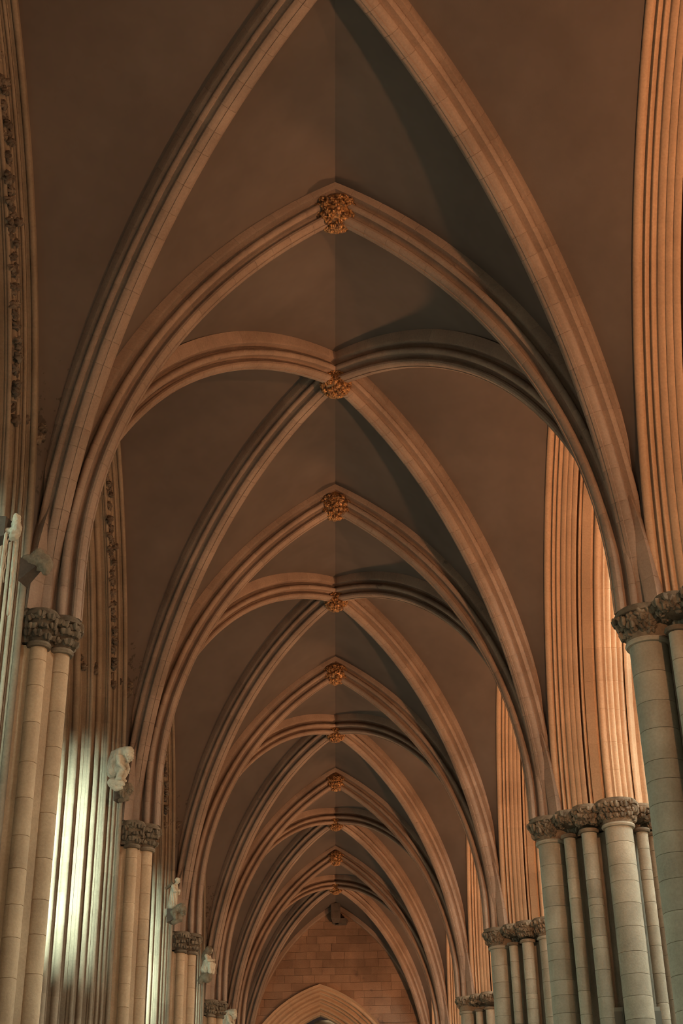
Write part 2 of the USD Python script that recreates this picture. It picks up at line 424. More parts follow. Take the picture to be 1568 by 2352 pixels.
# ------------------------------------------------------------------ diagonal ribs: two per bay
BAYN = {-1: 'closest', 0: 'second', 1: 'third', 2: 'fourth', 3: 'fifth', 4: 'last'}
def build_diag(path, sgn, fine):
    for e in (-1, 1):
        d = np.array([e * sgn * DDIR[0], e * DDIR[1]]); lat = np.array([-d[1], d[0]])
        if fine:
            voussoirs(path, 'voussoir', DG, RIB, M_RIB, (0, 0), d, lat, 0.34, 0.07)
        else:
            obj(path, 'rib_half', one_piece(DG, RIB, (0, 0), d, lat, 0.34), M_RIB)
D_src = {}
for b in BAYS[1:]:
    for sgn in (1, -1):
        lab = f'diagonal rib of the {BAYN[b]} vault bay rising from ' + ('window wall in front to arcade behind' if sgn > 0 else 'arcade in front to window wall behind')
        loc = (0, PY(b) + L / 2, 0); fine = b <= 1
        key = (sgn, fine)
        if key not in D_src:
            D_src[key] = thing('diagonal_rib', lab, 'vault rib', loc, group='diagonal ribs of the vault')
            build_diag(D_src[key], sgn, fine)
        else:
            dup(D_src[key], 'diagonal_rib', lab, 'vault rib', loc, group='diagonal ribs of the vault')

# ------------------------------------------------------------------ carved leaves, bosses
def leaf_mesh(seed, size=0.19, lobes=5, depth=0.35, thick=0.02):
    r = np.random.default_rng(seed)
    n = 30
    th = np.linspace(0, 2 * np.pi, n, endpoint=False)
    rad = 0.5 * (0.50 + 0.50 * np.abs(np.cos(lobes * th / 2 + r.random() * 0.3)) ** .8) * (1 + 0.05 * r.standard_normal(n))
    rings = []
    for q, hgt in ((0.95, -thick / size), (1.0, 0.03), (0.75, 0.17), (0.45, 0.20 + 0.05 * r.random()), (0.15, 0.13)):
        vein = 0.06 * np.cos(lobes * th) * (q < 1)
        rings.append(np.c_[q * rad * np.cos(th), q * rad * np.sin(th) * 1.15, np.full(n, hgt) - depth * (q * rad) ** 2 * 1.6 + vein * q])
    m = loft(rings)
    m.apply_scale(size)
    return m
LEAVES = [leaf_mesh(s) for s in range(6)]

def placed(mesh, pos, out, upv, scale=1.0, spin=0.0):
    out = np.array(out, float); out /= np.linalg.norm(out)
    upv = np.array(upv, float); upv -= out * (upv @ out); upv /= np.linalg.norm(upv)
    x = np.cross(upv, out)
    c, s = math.cos(spin), math.sin(spin)
    x, y = c * x + s * upv, -s * x + c * upv
    m = mesh.copy()
    m.vertices = (m.vertices * scale) @ np.array([x, y, out]) + np.array(pos)
    return m

def build_boss(path, rad, seed):
    r = np.random.default_rng(seed)
    core = trimesh.creation.icosphere(3, rad)
    core.vertices *= np.array([.93, .93, 0.93])
    core.vertices *= (0.80 + 0.34 * fbm(core.vertices * (11 / rad * 0.22), 3, seed))[:, None]
    obj(path, 'core', core, M_GILT, smooth=60)
    for j, (el, cnt, sc) in enumerate(((10, 18, .8), (-12, 18, .8), (-34, 15, .8), (-56, 11, .8), (-76, 6, .8), (-90, 1, .8))):
        for i in range(cnt):
            a = 2 * math.pi * (i + 0.5 * (j % 2) + 0.15 * r.random()) / cnt
            e = math.radians(el + 8 * r.standard_normal())
            o = np.array([math.cos(a) * math.cos(e), math.sin(a) * math.cos(e), math.sin(e)])
            pos = o * np.array([rad, rad, rad])
            obj(path, 'leaf', placed(LEAVES[(i + j) % 6], pos, o + [0, 0, -0.25], [0.01, 0.02, 1], sc * rad / 0.19 * 0.52, r.random() * 6.3), M_GILT, smooth=48)
TIP = 0.36
boss_big = boss_small = None
BLAB = {0: 'largest gilded foliage boss at the crown of the closest transverse rib', 1: 'gilded foliage boss where the first pair of diagonals cross, below the largest boss',
        2: 'round gilded boss at the crown of the second transverse rib', 3: 'gilded boss at the second diagonal crossing down the vault', 4: 'gilded boss at the crown of the third transverse rib',
        5: 'small gilded boss at the third diagonal crossing down the vault', 6: 'small round boss at the crown of the fourth transverse rib', 7: 'tiny boss at the fourth diagonal crossing down the vault',
        8: 'tiny round boss at the crown of the fifth transverse rib', 9: 'dark tiny boss at the last diagonal crossing before the end wall'}
for n in range(10):
    big = n % 2 == 0
    loc = (0, PY(0) + n * L / 2, EYE + (11.885 if big else 11.87))
    src = boss_big if big else boss_small
    if src is None:
        path = thing('roof_boss', BLAB[n], 'roof boss', loc, group='carved bosses along the vault ridge')
        build_boss(path, 0.255 if big else 0.225, 3 + n)
        if big: boss_big = path
        else: boss_small = path
    else:
        dup(src, 'roof_boss', BLAB[n], 'roof boss', loc, rotz=0.7 * n, group='carved bosses along the vault ridge')

# ------------------------------------------------------------------ splayed moulding profiles
def splay(P0, P1, feats, n=120, out=1):
    """Moulded line from P0 to P1 (u, v). feats: (kind, centre, half-width, height) along its length; bumps stand out on the given side."""
    P0, P1 = np.array(P0, float), np.array(P1, float)
    d = P1 - P0; ln = np.linalg.norm(d); d /= ln
    nn = np.array([-d[1], d[0]]) * out
    t = np.linspace(0, ln, n); h = np.zeros(n)
    for kind, c, w, a in feats:
        x = (t - c) / w
        ins = np.abs(x) < 1
        if kind == 'roll':
            h = np.where(ins, a * np.sqrt(np.maximum(0, 1 - x * x)), h)
        elif kind == 'hollow':
            h = np.where(ins, -a * np.sqrt(np.maximum(0, 1 - x * x)), h)
        elif kind == 'flat':
            h = np.where(ins, a, h)
    return P0 + t[:, None] * d + h[:, None] * nn

# ------------------------------------------------------------------ arcade arches
F1 = [('roll', .06, .055, .04), ('hollow', .135, .02, .03), ('roll', .175, .018, .03), ('hollow', .215, .02, .035), ('roll', .255, .02, .02),
      ('hollow', .295, .018, .02), ('roll', .36, .045, .016), ('roll', .455, .045, .016), ('roll', .55, .045, .016), ('hollow', .615, .014, .05), ('roll', .65, .014, .012), ('hollow', .682, .013, .05),
      ('flat', .79, .085, .012), ('hollow', .90, .016, .04), ('roll', .985, .055, .05)]
F1N = [('roll', .05, .045, .05), ('hollow', .115, .018, .03), ('roll', .19, .05, .055), ('hollow', .26, .018, .03), ('roll', .33, .045, .05), ('hollow', .40, .02, .035), ('flat', .47, .045, .01), ('roll', .585, .05, .055),
       ('hollow', .655, .018, .03), ('roll', .72, .04, .045), ('hollow', .785, .02, .035), ('roll', .86, .045, .05), ('hollow', .93, .02, .03), ('roll', 1.0, .05, .05)]
a = splay((-.80, 0.0), (0.0, .74), F1, 150, out=1)
an = splay((-.80, 0.0), (0.0, .74), F1N, 190, out=1)
# u runs across the wall (x - XP); v inwards of the arch
ARC_FRONT = np.vstack([a, (an * [-1, 1])[::-1]])
def dedupe(P):
    P = np.asarray(P); keep = [0]
    for i in range(1, len(P)):
        if np.linalg.norm(P[i] - P[keep[-1]]) > 0.004: keep.append(i)
    return P[keep]
# split the arch ring into three orders across the wall thickness
def order_poly(lo, hi):
    f = ARC_FRONT[(ARC_FRONT[:, 0] >= lo - 1e-6) & (ARC_FRONT[:, 0] <= hi + 1e-6)]
    f = dedupe(f)
    return np.vstack([[(f[0, 0], -.10)], f, [(f[-1, 0], -.10)]])
ORDERS = [order_poly(-.9, -.348), order_poly(-.352, .352), order_poly(.348, .9)]
ORD_N = ['aisle_order_stone', 'soffit_order_stone', 'nave_order_stone']
def build_arcade(path, fine):
    for e in (-1, 1):
        for q, (P, nm) in enumerate(zip(ORDERS, ORD_N)):
            O, d, lat = (XP, 0), (0, e), (1, 0)
            if fine:
                voussoirs(path, nm, WA, P, M_ARCH, O, d, lat, 0.48 + 0.05 * q, 0.04, centre=(float(P[:, 0].mean()), .2), sh=0.007, joint=0.004)
            else:
                obj(path, nm, one_piece(WA, P, O, d, lat, 0.5, centre=(float(P[:, 0].mean()), .2), sh=0.007), M_ARCH)
ALAB = {-1: 'moulded arcade arch at the upper edge beside the viewer, in front of the closest pier', 0: 'orange-lit moulded arcade arch standing on the closest two piers', 1: 'orange-lit arcade arch rising behind the second pier',
        2: 'narrow looking arcade arch behind the third pier', 3: 'distant arcade arch behind the fourth pier', 4: 'last arcade arch, meeting the end wall'}
A_src = {}
for b in BAYS[1:]:
    fine = b <= 1
    loc = (0, PY(b) + L / 2, 0)
    if fine not in A_src:
        A_src[fine] = thing('arcade_arch', ALAB[b], 'arch', loc, group='arcade arches between aisle and nave')
        build_arcade(A_src[fine], fine)
    else:
        dup(A_src[fine], 'arcade_arch', ALAB[b], 'arch', loc, group='arcade arches between aisle and nave')

# ------------------------------------------------------------------ arcade piers
def shaft_polar(shafts, core, n=280):
    polys = [Polygon([(cx + r * math.cos(t), cyy + r * math.sin(t)) for t in np.linspace(0, 2 * math.pi, 40, endpoint=False)]) for cx, cyy, r in shafts] + [Polygon(core)]
    return unary_union(polys)

def outline(poly, grow, n=260):
    g = poly.buffer(grow)
    if hasattr(g, 'geoms'): g = max(g.geoms, key=lambda x: x.area)
    c = g.centroid
    pts = []
    for t in np.linspace(0, 2 * math.pi, n, endpoint=False):
        ray = LineString([(c.x, c.y), (c.x + 3 * math.cos(t), c.y + 3 * math.sin(t))]).intersection(g)
        far = max((pp for gg in getattr(ray, 'geoms', [ray]) for pp in gg.coords), key=lambda pp: (pp[0] - c.x) ** 2 + (pp[1] - c.y) ** 2)
        pts.append(far)
    return np.array(pts)

ZN, ZB, ZA, ZT = 5.88 + EYE, 5.95 + EYE, 6.165 + EYE, CAPTOP + EYE   # neck ring, bell, abacus, top
def lathe(profile, n=28):
    P = np.array(profile); t = np.linspace(0, 2 * np.pi, n, endpoint=False)
    return loft([np.c_[r * np.cos(t), r * np.sin(t), np.full(n, z)] for r, z in P])

def drum(cx, cyy, r, z0, z1, j=0.006):
    m = lathe([(r - .006, z0), (r, z0 + j), (r, z1 - j), (r - .006, z1)], 30)
    m.apply_translation([cx, cyy, 0])
    return m

def build_capital(path, shafts, union, leafsize, rows, keep=lambda x, y: True, g0=0.015, g1=0.085):
    bell = []
    for z, gr in ((ZN + .03, g0), (ZB, g0 + .01), (ZB + .08, g0 + .02), (ZA - .06, g1 * .75), (ZA, g1)):
        o = outline(union, gr)
        bell.append(np.c_[o, np.full(len(o), z)])
    cap = obj(path, 'capital', loft(bell), M_CAP, label='dark weathered foliage capital')
    ab = []
    for z, gr in ((ZA - .005, g1), (ZA + .012, g1 + .035), (ZA + .045, g1 + .04), (ZA + .055, g1 + .015), (ZT, g1 + .012)):
        o = outline(union, gr)
        ab.append(np.c_[o, np.full(len(o), z)])
    obj(cap, 'abacus', loft(ab), M_CAP)
    for cx, cyy, r in shafts:
        m = lathe([(r, ZN - .035), (r + .03, ZN - .03), (r + .042, ZN - .005), (r + .034, ZN + .02), (r + .012, ZN + .03), (r, ZN + .035)], 26)
        m.apply_translation([cx, cyy, 0])
        obj(cap, 'necking', m, M_PIER if r > .12 else M_CAP)
    k = 0
    for row, (z, gr, sc) in enumerate(rows):
        o = outline(union, gr, 400)
        seg = np.linalg.norm(np.roll(o, -1, 0) - o, axis=1); per = seg.sum(); cum = np.r_[0, np.cumsum(seg)][:-1]
        cnt = int(per / (leafsize * sc * 0.78))
        for i in range(cnt):
            s = (i + 0.5 * (row % 2)) / cnt * per
            j = int(np.searchsorted(cum, s) - 1) % len(o)
            pt, nx = o[j], o[(j + 3) % len(o)] - o[j - 3]
            if not keep(*pt): continue
            out = np.array([nx[1], -nx[0], -0.25 + 0.2 * rng.standard_normal()])
            spin = 0.5 * rng.standard_normal()
            obj(cap, 'leaf', placed(LEAVES[k % 6], (pt[0], pt[1], z + .012 * rng.standard_normal()), out, [0, 0, 1], leafsize / 0.19 * sc * (1 + .12 * rng.standard_normal()), spin), M_CAP, smooth=42)
            k += 1

PS = []
for a0 in range(4):
    c, s = round(math.cos(a0 * math.pi / 2)), round(math.sin(a0 * math.pi / 2))
    PS.append((-.87 * c, -.87 * s, .205))
    for dx, dy, r in ((-.655, -.385, .088), (-.40, -.64, .115)):
        PS.append((dx * c - dy * s, dx * s + dy * c, r))
CORE = [(-.80, -.12), (-.12, -.80), (.12, -.80), (.80, -.12), (.80, .12), (.12, .80), (-.12, .80), (-.80, .12)]
CORE = [(.86 * x, .86 * y) for x, y in CORE]
PU = shaft_polar(PS, CORE)
ROWS = [(ZB + .04, .035, .85), (ZB + .115, .055, .92), (ZA - .03, .085, 1.0)]
def build_pier(path, fine):
    core = trimesh.creation.extrude_polygon(Polygon(CORE), ZN - .4, engine='earcut'); core.apply_translation([0, 0, .4])
    obj(path, 'core', core, M_PIER, smooth=False)
    o = [np.c_[outline(PU, g, 160), np.full(160, z)] for z, g in ((0, .22), (.3, .22), (.34, .12), (.42, .12), (.46, .05), (.55, .03))]
    obj(path, 'base', loft(o), M_PIER)
    for cx, cyy, r in PS:
        vis = fine and (cyy < 0.05 and cx < .7)
        if not vis:
            obj(path, 'shaft', drum(cx, cyy, r, .5, ZN), M_PIER)
            continue
        sh = obj(path, 'shaft', drum(cx, cyy, r, .5, 3.6), M_PIER)
        z = 3.6
        while z < ZN - .1:
            z2 = min(ZN, z + .30 + .06 * rng.standard_normal())
            if ZN - z2 < .15: z2 = ZN
            obj(sh, 'drum', drum(cx, cyy, r, z, z2), M_PIER, smooth=50)
            z = z2
    build_capital(path, PS, PU, 0.15, ROWS if fine else ROWS[1:], keep=(lambda x, y: y < .25 or x < -.3) if fine else (lambda x, y: True))
PLAB = {-1: 'clustered stone arcade pier beside the viewer', 0: 'closest clustered arcade pier, cut by the picture edge, with thick smooth shafts', 1: 'second arcade pier with five pale shafts in view under a dark leaf capital',
        2: 'third arcade pier, partly hidden behind the second pier', 3: 'fourth arcade pier, only its dark capital and shaft tops showing low down', 4: 'farthest arcade pier before the end wall'}
P_src = {}
for k in (0, 1, 2, 3, -1, 4):
    fine = 0 <= k <= 2
    loc = (XP, PY(k), 0)
    if fine not in P_src:
        P_src[fine] = thing('arcade_pier', PLAB[k], 'pier', loc, group='clustered arcade piers'); build_pier(P_src[fine], fine)
    else:
        dup(P_src[fine], 'arcade_pier', PLAB[k], 'pier', loc, group='clustered arcade piers')

# ------------------------------------------------------------------ window-wall responds
RS = [(-.0, 0, .098), (-.19, -.20, .088), (-.19, .20, .088)]
RCORE = [(-.55, -.26), (-.20, -.22), (-.03, -.06), (-.03, .06), (-.20, .22), (-.55, .26)]
RU = shaft_polar(RS, RCORE)
def build_respond(path, fine):
    core = trimesh.creation.extrude_polygon(Polygon(RCORE), ZN - .3, engine='earcut'); core.apply_translation([0, 0, .3])
    obj(path, 'core', core, M_RESP, smooth=False)
    for cx, cyy, r in RS:
        sh = obj(path, 'shaft', drum(cx, cyy, r, .3, 3.4 if fine else ZN), M_RESP)
        z = 3.4
        while fine and z < ZN - .05:
            z2 = min(ZN, z + .36 + .05 * rng.standard_normal())
            if ZN - z2 < .15: z2 = ZN
            obj(sh, 'drum', drum(cx, cyy, r, z, z2), M_RESP, smooth=50)
            z = z2
    o = [np.c_[outline(RU, g, 120), np.full(120, z)] for z, g in ((0, .14), (.2, .14), (.25, .05), (.35, .03))]
    obj(path, 'base', loft(o), M_RESP)
    build_capital(path, RS, RU, 0.155, [(ZB + .02, .03, .85), (ZB + .10, .05, .9), (ZA - .03, .08, .9)], keep=lambda x, y: x > -.32, g0=.01, g1=.07)
RLAB = {0: 'window-side respond of two round shafts under the crispest leaf capital', 1: 'second window-side respond, below the carved bending figure and the worn corbel head', 2: 'third window-side respond, with dark square-looking capital',
        3: 'fourth window-side respond, small dark capital near the lower picture edge', 4: 'farthest window-side respond by the end wall', -1: 'window-side respond beside the viewer'}
R_src = {}
for k in (0, 1, 2, 3, 4, -1):
    fine = 0 <= k <= 3
    loc = (-2.985, PY(k), 0)
    if fine not in R_src:
        R_src[fine] = thing('wall_respond', RLAB[k], 'respond shafts', loc, group='window-side responds'); build_respond(R_src[fine], fine)
    else:
        dup(R_src[fine], 'wall_respond', RLAB[k], 'respond shafts', loc, group='window-side responds')

# ------------------------------------------------------------------ windows
W_BOT = SILL - EYE
WW = Arc(WA.A, WA.R, WA.zs, W_BOT)
def stepped(steps):
    """Stepped jamb in (depth behind the wall face, inset): every step goes in along the wall, ends in a three-quarter roll, then goes back towards the glass."""
    d, e, pts, marks = 0.0, 0.0, [(0.0, 0.0)], [0]
    for dd, de, r, hol in steps:
        e1 = e + de
        if hol:                                   # a deep hollow in the face along the wall
            w = de * .36; c_ = e + de * .42
            for q in np.linspace(0, math.pi, 9):
                pts.append((d + hol * math.sin(q), c_ - w * math.cos(q)))
        cd, ce = d + .5 * r, e1 - .5 * r
        for q in np.linspace(math.radians(-60), math.radians(150), 11):
            pts.append((cd - r * math.cos(q), ce + r * math.sin(q)))
        for q_, g_ in ((.42, 0), (.44, .014), (.54, .014), (.56, 0)):
            if dd > .06: pts.append((d + dd * q_, e1 - g_))
        pts.append((d + dd * .93, e1)); pts.append((d + dd, e1 + .012))
        d += dd; e = e1
        marks.append(len(pts) - 1)
    return np.array(pts), marks
STEPS = [(.09, .16, .035, 0), (.05, .10, .022, .03), (.05, .10, .022, .03), (.13, .20, .026, .05), (.07, .14, .042, .02), (.17, .26, .028, .03), (.13, .26, .055, .10), (.17, .28, .065, .06)]
a, wm = stepped(STEPS)
def bands():
    out = []
    for i0, i1 in ((0, 3), (3, 5), (5, 6), (6, 8)):
        f = dedupe(a[wm[i0]:wm[i1] + 1])
        out.append(np.vstack([[(1.16, f[0, 1])], f, [(1.16, f[-1, 1])]]))
    return out
WB = bands()
def build_window(path, fine):
    for e in (-1, 1):
        for q, P in enumerate(WB):
            O, d, lat = (XL, 0), (0, e), (-1, 0)
            c = (float(P[:, 0].mean()), float(P[:, 1].mean()))
            if fine and e > 0:
                voussoirs(path, 'jamb_stone', WW, P, M_JAMB, O, d, lat, 0.52 - .03 * q, 0.05, centre=c, sh=0.005, joint=0.004)
            else:
                obj(path, 'jamb_moulding', one_piece(WW, P, O, d, lat, 0.5, centre=c, sh=0.005), M_JAMB)
    # glazing: three lights and a tracery head, with stone mullions
    GA = Arc(WA.A - 1.56, WA.R - 1.56, WA.zs, W_BOT)
    gp = arch_poly(GA, 0, 0, SILL)
    G0, G1 = EYE + 4.1, EYE + 6.9
    obj(path, 'blind_panel', wall_poly_extrude(gp.intersection(sbox(-3, 0, 3, G0)), 'x', XL - 1.2, XL - .95), M_JAMB, smooth=False)
    tracery = gp.intersection(sbox(-3, G0, 3, 20))
    for cx_ in (-1.3, 0, 1.3):
        lh = [(cx_ - .57, G0), (cx_ + .57, G0)] + [(cx_ + .57 - .57 * (1 - math.cos(t_)), G1 + 1.0 * math.sin(t_)) for t_ in np.linspace(0, math.pi / 2, 8)] + [(cx_ - .57 + .57 * (1 - math.cos(t_)), G1 + 1.0 * math.sin(t_)) for t_ in np.linspace(math.pi / 2, 0, 8)][1:]
        light = Polygon(lh).buffer(0).intersection(gp.buffer(-.04))
        tracery = tracery.difference(light)
        obj(path, 'pane', wall_poly_extrude(light.buffer(.01), 'x', XL - 1.02, XL - 1.005), M_PANE, smooth=False)
    obj(path, 'tracery', wall_poly_extrude(tracery, 'x', XL - 1.14, XL - .90), M_JAMB, smooth=False)
    sill = Polygon([(0, SILL), (0, SILL - .25), (-1.3, SILL - .25), (-1.3, SILL + .35), (-1.0, SILL + .35)])
    m = trimesh.creation.extrude_polygon(sill, L - .6, engine='earcut'); v = m.vertices.copy()
    m.vertices = np.c_[v[:, 0] + XL, v[:, 2] - (L - .6) / 2, v[:, 1]]
    obj(path, 'sill', m, M_JAMB, smooth=False)
W_src = {}
for i, b in enumerate(BAYS[1:]):
    fine = b <= 1
    nm = f'window_{i + 1}'
    path = f'/World/{nm}'
    x = UsdGeom.Xform.Define(stage, path); x.AddTranslateOp().Set(Gf.Vec3d(0, PY(b) + L / 2, 0))
    tag(x, f'deeply moulded pointed window in the {BAYN[b]} bay of the outer wall', 'window', 'aisle windows', 'structure')
    if fine not in W_src:
        W_src[fine] = path; build_window(path, fine)
    else:
        x.GetPrim().GetReferences().AddInternalReference(Sdf.Path(W_src[fine])); x.GetPrim().SetInstanceable(True)

# ------------------------------------------------------------------ leaf-crocketed hood along each window
HOOD = [(-.05, -.02), (-.05, .03), (-.035, .05), (.0, .06), (.035, .05), (.045, .03), (.045, -.02)]
HA = Arc(WA.A - .42, WA.R - .42, WA.zs, 8.42)
def build_hood(path, fine):
    """Leaf-filled hollow round the window head, springing from a band of leaf capitals on the jamb."""
    for e in (1, -1):
        O, d, lat = (XL - .20, 0), (0, e), (-1, 0)
        obj(path, 'hood_moulding', one_piece(HA, HOOD, O, d, lat, .6, centre=(0, .03)), M_JAMB)
        if not fine and e < 0: continue
        n = 34 if fine else 10
        for i in range(n):
            l = .12 + i * (3.6 / n)
            s, z, ns, nz = HA.at(l)
            for j in range(2 if fine else 1):
                pos = (O[0] + .05 + .02 * rng.standard_normal(), e * (s + ns * (.03 + .07 * j)), z + nz * (.03 + .07 * j) + EYE + .05 * rng.standard_normal())
                obj(path, 'leaf', placed(LEAVES[(i + j) % 6], pos, [.8, -e * .5, -.2 + .4 * rng.standard_normal()], [0, 0, 1], .48 + .2 * rng.random(), rng.random() * 6), M_LEAFW, smooth=42)
        seg = np.linalg.norm(np.diff(a, axis=0), axis=1); cum = np.r_[0, np.cumsum(seg)]
        cnt = 15 if fine else 7
        for row in range(2):
            for i in range(cnt):
                t_ = (i + .5 * row + .3) / cnt * cum[-1] * .82
                q = min(len(a) - 2, int(np.searchsorted(cum, t_)))
                dd_, ee_ = a[q]
                pos = (XL - dd_ + .035, e * (WA.A - .10 - ee_ - .035), EYE + 8.28 + .12 * row + .02 * rng.standard_normal())
                obj(path, 'capital_leaf', placed(LEAVES[(i + row) % 6], pos, [.75, -e * .65, -.15 + .2 * rng.standard_normal()], [0, 0, 1], .62 + .15 * rng.random(), .6 * rng.standard_normal()), M_LEAFW, smooth=42)
H_src = {}
for b in BAYS[1:]:
    fine = b <= 1
    lab = f'dark leaf-crocketed hood moulding over the window of the {BAYN[b]} bay'
    loc = (0, PY(b) + L / 2, 0)
    if fine not in H_src:
        H_src[fine] = thing('crocketed_hood', lab, 'hood moulding', loc, group='crocketed hoods'); build_hood(H_src[fine], fine)
    else:
        dup(H_src[fine], 'crocketed_hood', lab, 'hood moulding', loc, group='crocketed hoods')

# ------------------------------------------------------------------ end wall with its archway
EW = PY(KEND)
EA = arc_apex(3.0, 4.2, 9.34, 0.0 - EYE + .0)
p = sbox(-6.5, 0, 3.6, 17)
hole = arch_poly(EA, -.6, -0.02, -.1)
we = thing('wall_far', 'masonry end wall of warm brown coursed blocks above a pointed archway', 'wall', kind='structure')
obj(we, 'wall_core', wall_poly_extrude(p.difference(hole), 'y', EW + .05, EW + 1.0), M_MORTAR, smooth=False)
z = 8.6
region = sbox(-3.3, 8.4, 3.3, 13.9).difference(arch_poly(EA, -.6, .02, -.1))
while z < 13.8:
    h = .27 + .03 * rng.standard_normal()
    x = -3.4 + .4 * rng.random()
    while x < 3.3:
        w = .34 + .46 * rng.random()
        g = sbox(x + .004, z + .004, x + w - .004, z + h - .004).intersection(region)
        for gg in getattr(g, 'geoms', [g]):
            if gg.area > .02 and gg.geom_type == 'Polygon':
                pr = .015 + .02 * rng.random()
                obj(we, 'stone_block', wall_poly_extrude(gg, 'y', EW + .04 - pr, EW + .08), M_END, smooth=False)
        x += w
    z += h
obj(we, 'lower_wall', wall_poly_extrude(sbox(-6.5, 0, 3.6, 8.6).difference(arch_poly(EA, -.6, .02, -.1)), 'y', EW, EW + .06), M_END, smooth=False)

FE = [('roll', .09, .06, .05), ('hollow', .18, .03, .04), ('roll', .25, .035, .03), ('hollow', .34, .05, .06), ('roll', .45, .05, .05), ('hollow', .53, .03, .04), ('roll', .60, .03, .03), ('hollow', .70, .06, .06), ('roll', .83, .06, .05), ('hollow', .92, .03, .04), ('roll', .99, .04, .04)]
a2 = splay((0, 0), (.75, .82), FE, 110, out=1)
if a2[8, 0] > .75 * a2[8, 1] / .82:
    a2 = splay((0, 0), (.75, .82), FE, 110, out=-1)
EP = dedupe(np.vstack([[(-.06, -.05)], a2, [(1.1, .82), (1.1, -.05)]]))
ea = thing('doorway_arch', 'pointed archway of many mouldings at the bottom of the end wall', 'arch', (-.6, EW, 0))
for e in (-1, 1):
    voussoirs(ea, 'voussoir', EA, EP, M_ARCH, (0, -.05), (e, 0), (0, 1), 0.6, .03, centre=(.5, .4), sh=.015)

TW = [(-.09, -.1), (-.09, .10), (-.05, .14), (.05, .14), (.09, .10), (.09, -.1)]
wr = thing('end_wall_rib', 'thin dark pointed rib framing the masonry end wall', 'vault rib', (0, EW - .03, 0))
for sx, T in ((-1, T_L), (1, T_R)):
    obj(wr, 'rib_half', one_piece(T, TW, (0, 0), (sx, 0), (0, 1), .4, centre=(0, .05)), M_RIB)
cb = thing('hanging_corbel', 'dark stone corbel hanging at the peak of the end wall', 'corbel', (.0, EW - .25, EYE))
body = m3.Manifold.hull_points([(x * s, y * s, z) for z, s in ((12.15, .17), (11.62, .17), (11.45, .10)) for x in (-1, 1) for y in (-1, 1)])
obj(cb, 'pendant', body, M_DARK, smooth=False)
obj(cb, 'bracket', m3.Manifold.hull_points([(x, y, z) for x in (-.02, .38) for y in (-.1, .3) for z in (11.45, 11.62)] + [(.46, 0, 11.55)]), M_DARK, smooth=False)
obj(cb, 'shoulder', boxm(-.22, .2, -.1, .3, 12.08, 12.2), M_DARK, smooth=False)

# seen through the archway: a screen and a shaft of the next space
sc = thing('timber_screen', 'dark red timber rail over a grey panel seen through the archway', 'screen', (-.6, EW + 4.5, 0))
obj(sc, 'top_rail', boxm(-2.4, 2.2, 0, .25, 10.15, 11.3), M_WOOD, smooth=False)
obj(sc, 'panel', boxm(-2.4, 2.2, .05, .2, 0, 10.15), M_PANEL, smooth=False)
hs = thing('lit_column', 'small orange-lit column with a broken capital seen through the archway', 'column shaft', (-.45, EW + 3.0, 0))
obj(hs, 'shaft', lathe([(.30, 0), (.30, 9.7), (.27, 9.75)], 24), M_ARCH)
obj(hs, 'capital', lathe([(.30, 9.72), (.37, 9.78), (.34, 9.86), (.40, 10.05), (.42, 10.12), (.38, 10.2)], 24), M_ARCH)
obj(hs, 'side_shaft', (lambda m: (m.apply_translation([.75, .1, 0]), m)[1])(lathe([(.17, 0), (.17, 9.7), (.2, 9.85), (.16, 9.9)], 20)), M_ARCH)
obj(we, 'back_wall', boxm(-6.5, 5.6, EW + 6, EW + 6.4, 0, 17), M_WALL, smooth=False)

# ------------------------------------------------------------------ carved figures on the window wall
def hullbones(joints, bones):
    parts = []
    for i, j in bones:
        (p0, r0), (p1, r1) = joints[i], joints[j]
        a_ = m3.Manifold.sphere(r0, 14).translate(p0); b_ = m3.Manifold.sphere(r1, 14).translate(p1)
        parts.append(m3.Manifold.batch_hull([a_, b_]))
    return parts

def frame(fwd, upv):
    f = np.array(fwd, float); f /= np.linalg.norm(f)
    u = np.array(upv, float); u -= f * (u @ f); u /= np.linalg.norm(u)
    return f, np.cross(u, f), u

def head_parts(c, fwd, upv, s):
    """Skull, jaw, brow, nose, lips, ears; sockets and mouth cut away. s: head height."""
    f, sd, u = frame(fwd, upv); c = np.array(c, float)
    P = lambda a_, b_, d_: tuple(c + s * (a_ * f + b_ * sd + d_ * u))
    S = lambda pt, r: m3.Manifold.sphere(s * r, 16).translate(pt)
    H = lambda *q: m3.Manifold.batch_hull([S(P(*k[:3]), k[3]) for k in q])
    add = [H((0, 0, .12, .40), (-.08, 0, .10, .40)), H((.05, 0, .05, .34), (.20, 0, -.38, .13)), H((.20, -.10, -.30, .10), (.20, .10, -.30, .10)),
           H((.37, 0, .08, .045), (.46, 0, -.10, .065)), H((.34, -.22, .14, .06), (.34, .22, .14, .06)),
           H((.34, -.09, -.245, .035), (.34, .09, -.245, .035)), H((.33, -.08, -.33, .035), (.33, .08, -.33, .035)),
           H((-.02, .38, .02, .07), (-.04, .40, -.10, .05)), H((-.02, -.38, .02, .07), (-.04, -.40, -.10, .05)),
           H((-.1, 0, -.1, .2), (-.12, 0, -.5, .18)), H((.26, -.2, -.08, .10), (.26, .2, -.08, .10))]
    cut = [S(P(.42, .15, .03), .085), S(P(.42, -.15, .03), .085), H((.40, -.06, -.29, .03), (.40, .06, -.29, .03))]
    eyes = [S(P(.315, .15, .03), .06), S(P(.315, -.15, .03), .06)]
    m = m3.Manifold.batch_boolean(add, m3.OpType.Add)
    m = m - m3.Manifold.batch_boolean(cut, m3.OpType.Add)
    return [m] + eyes

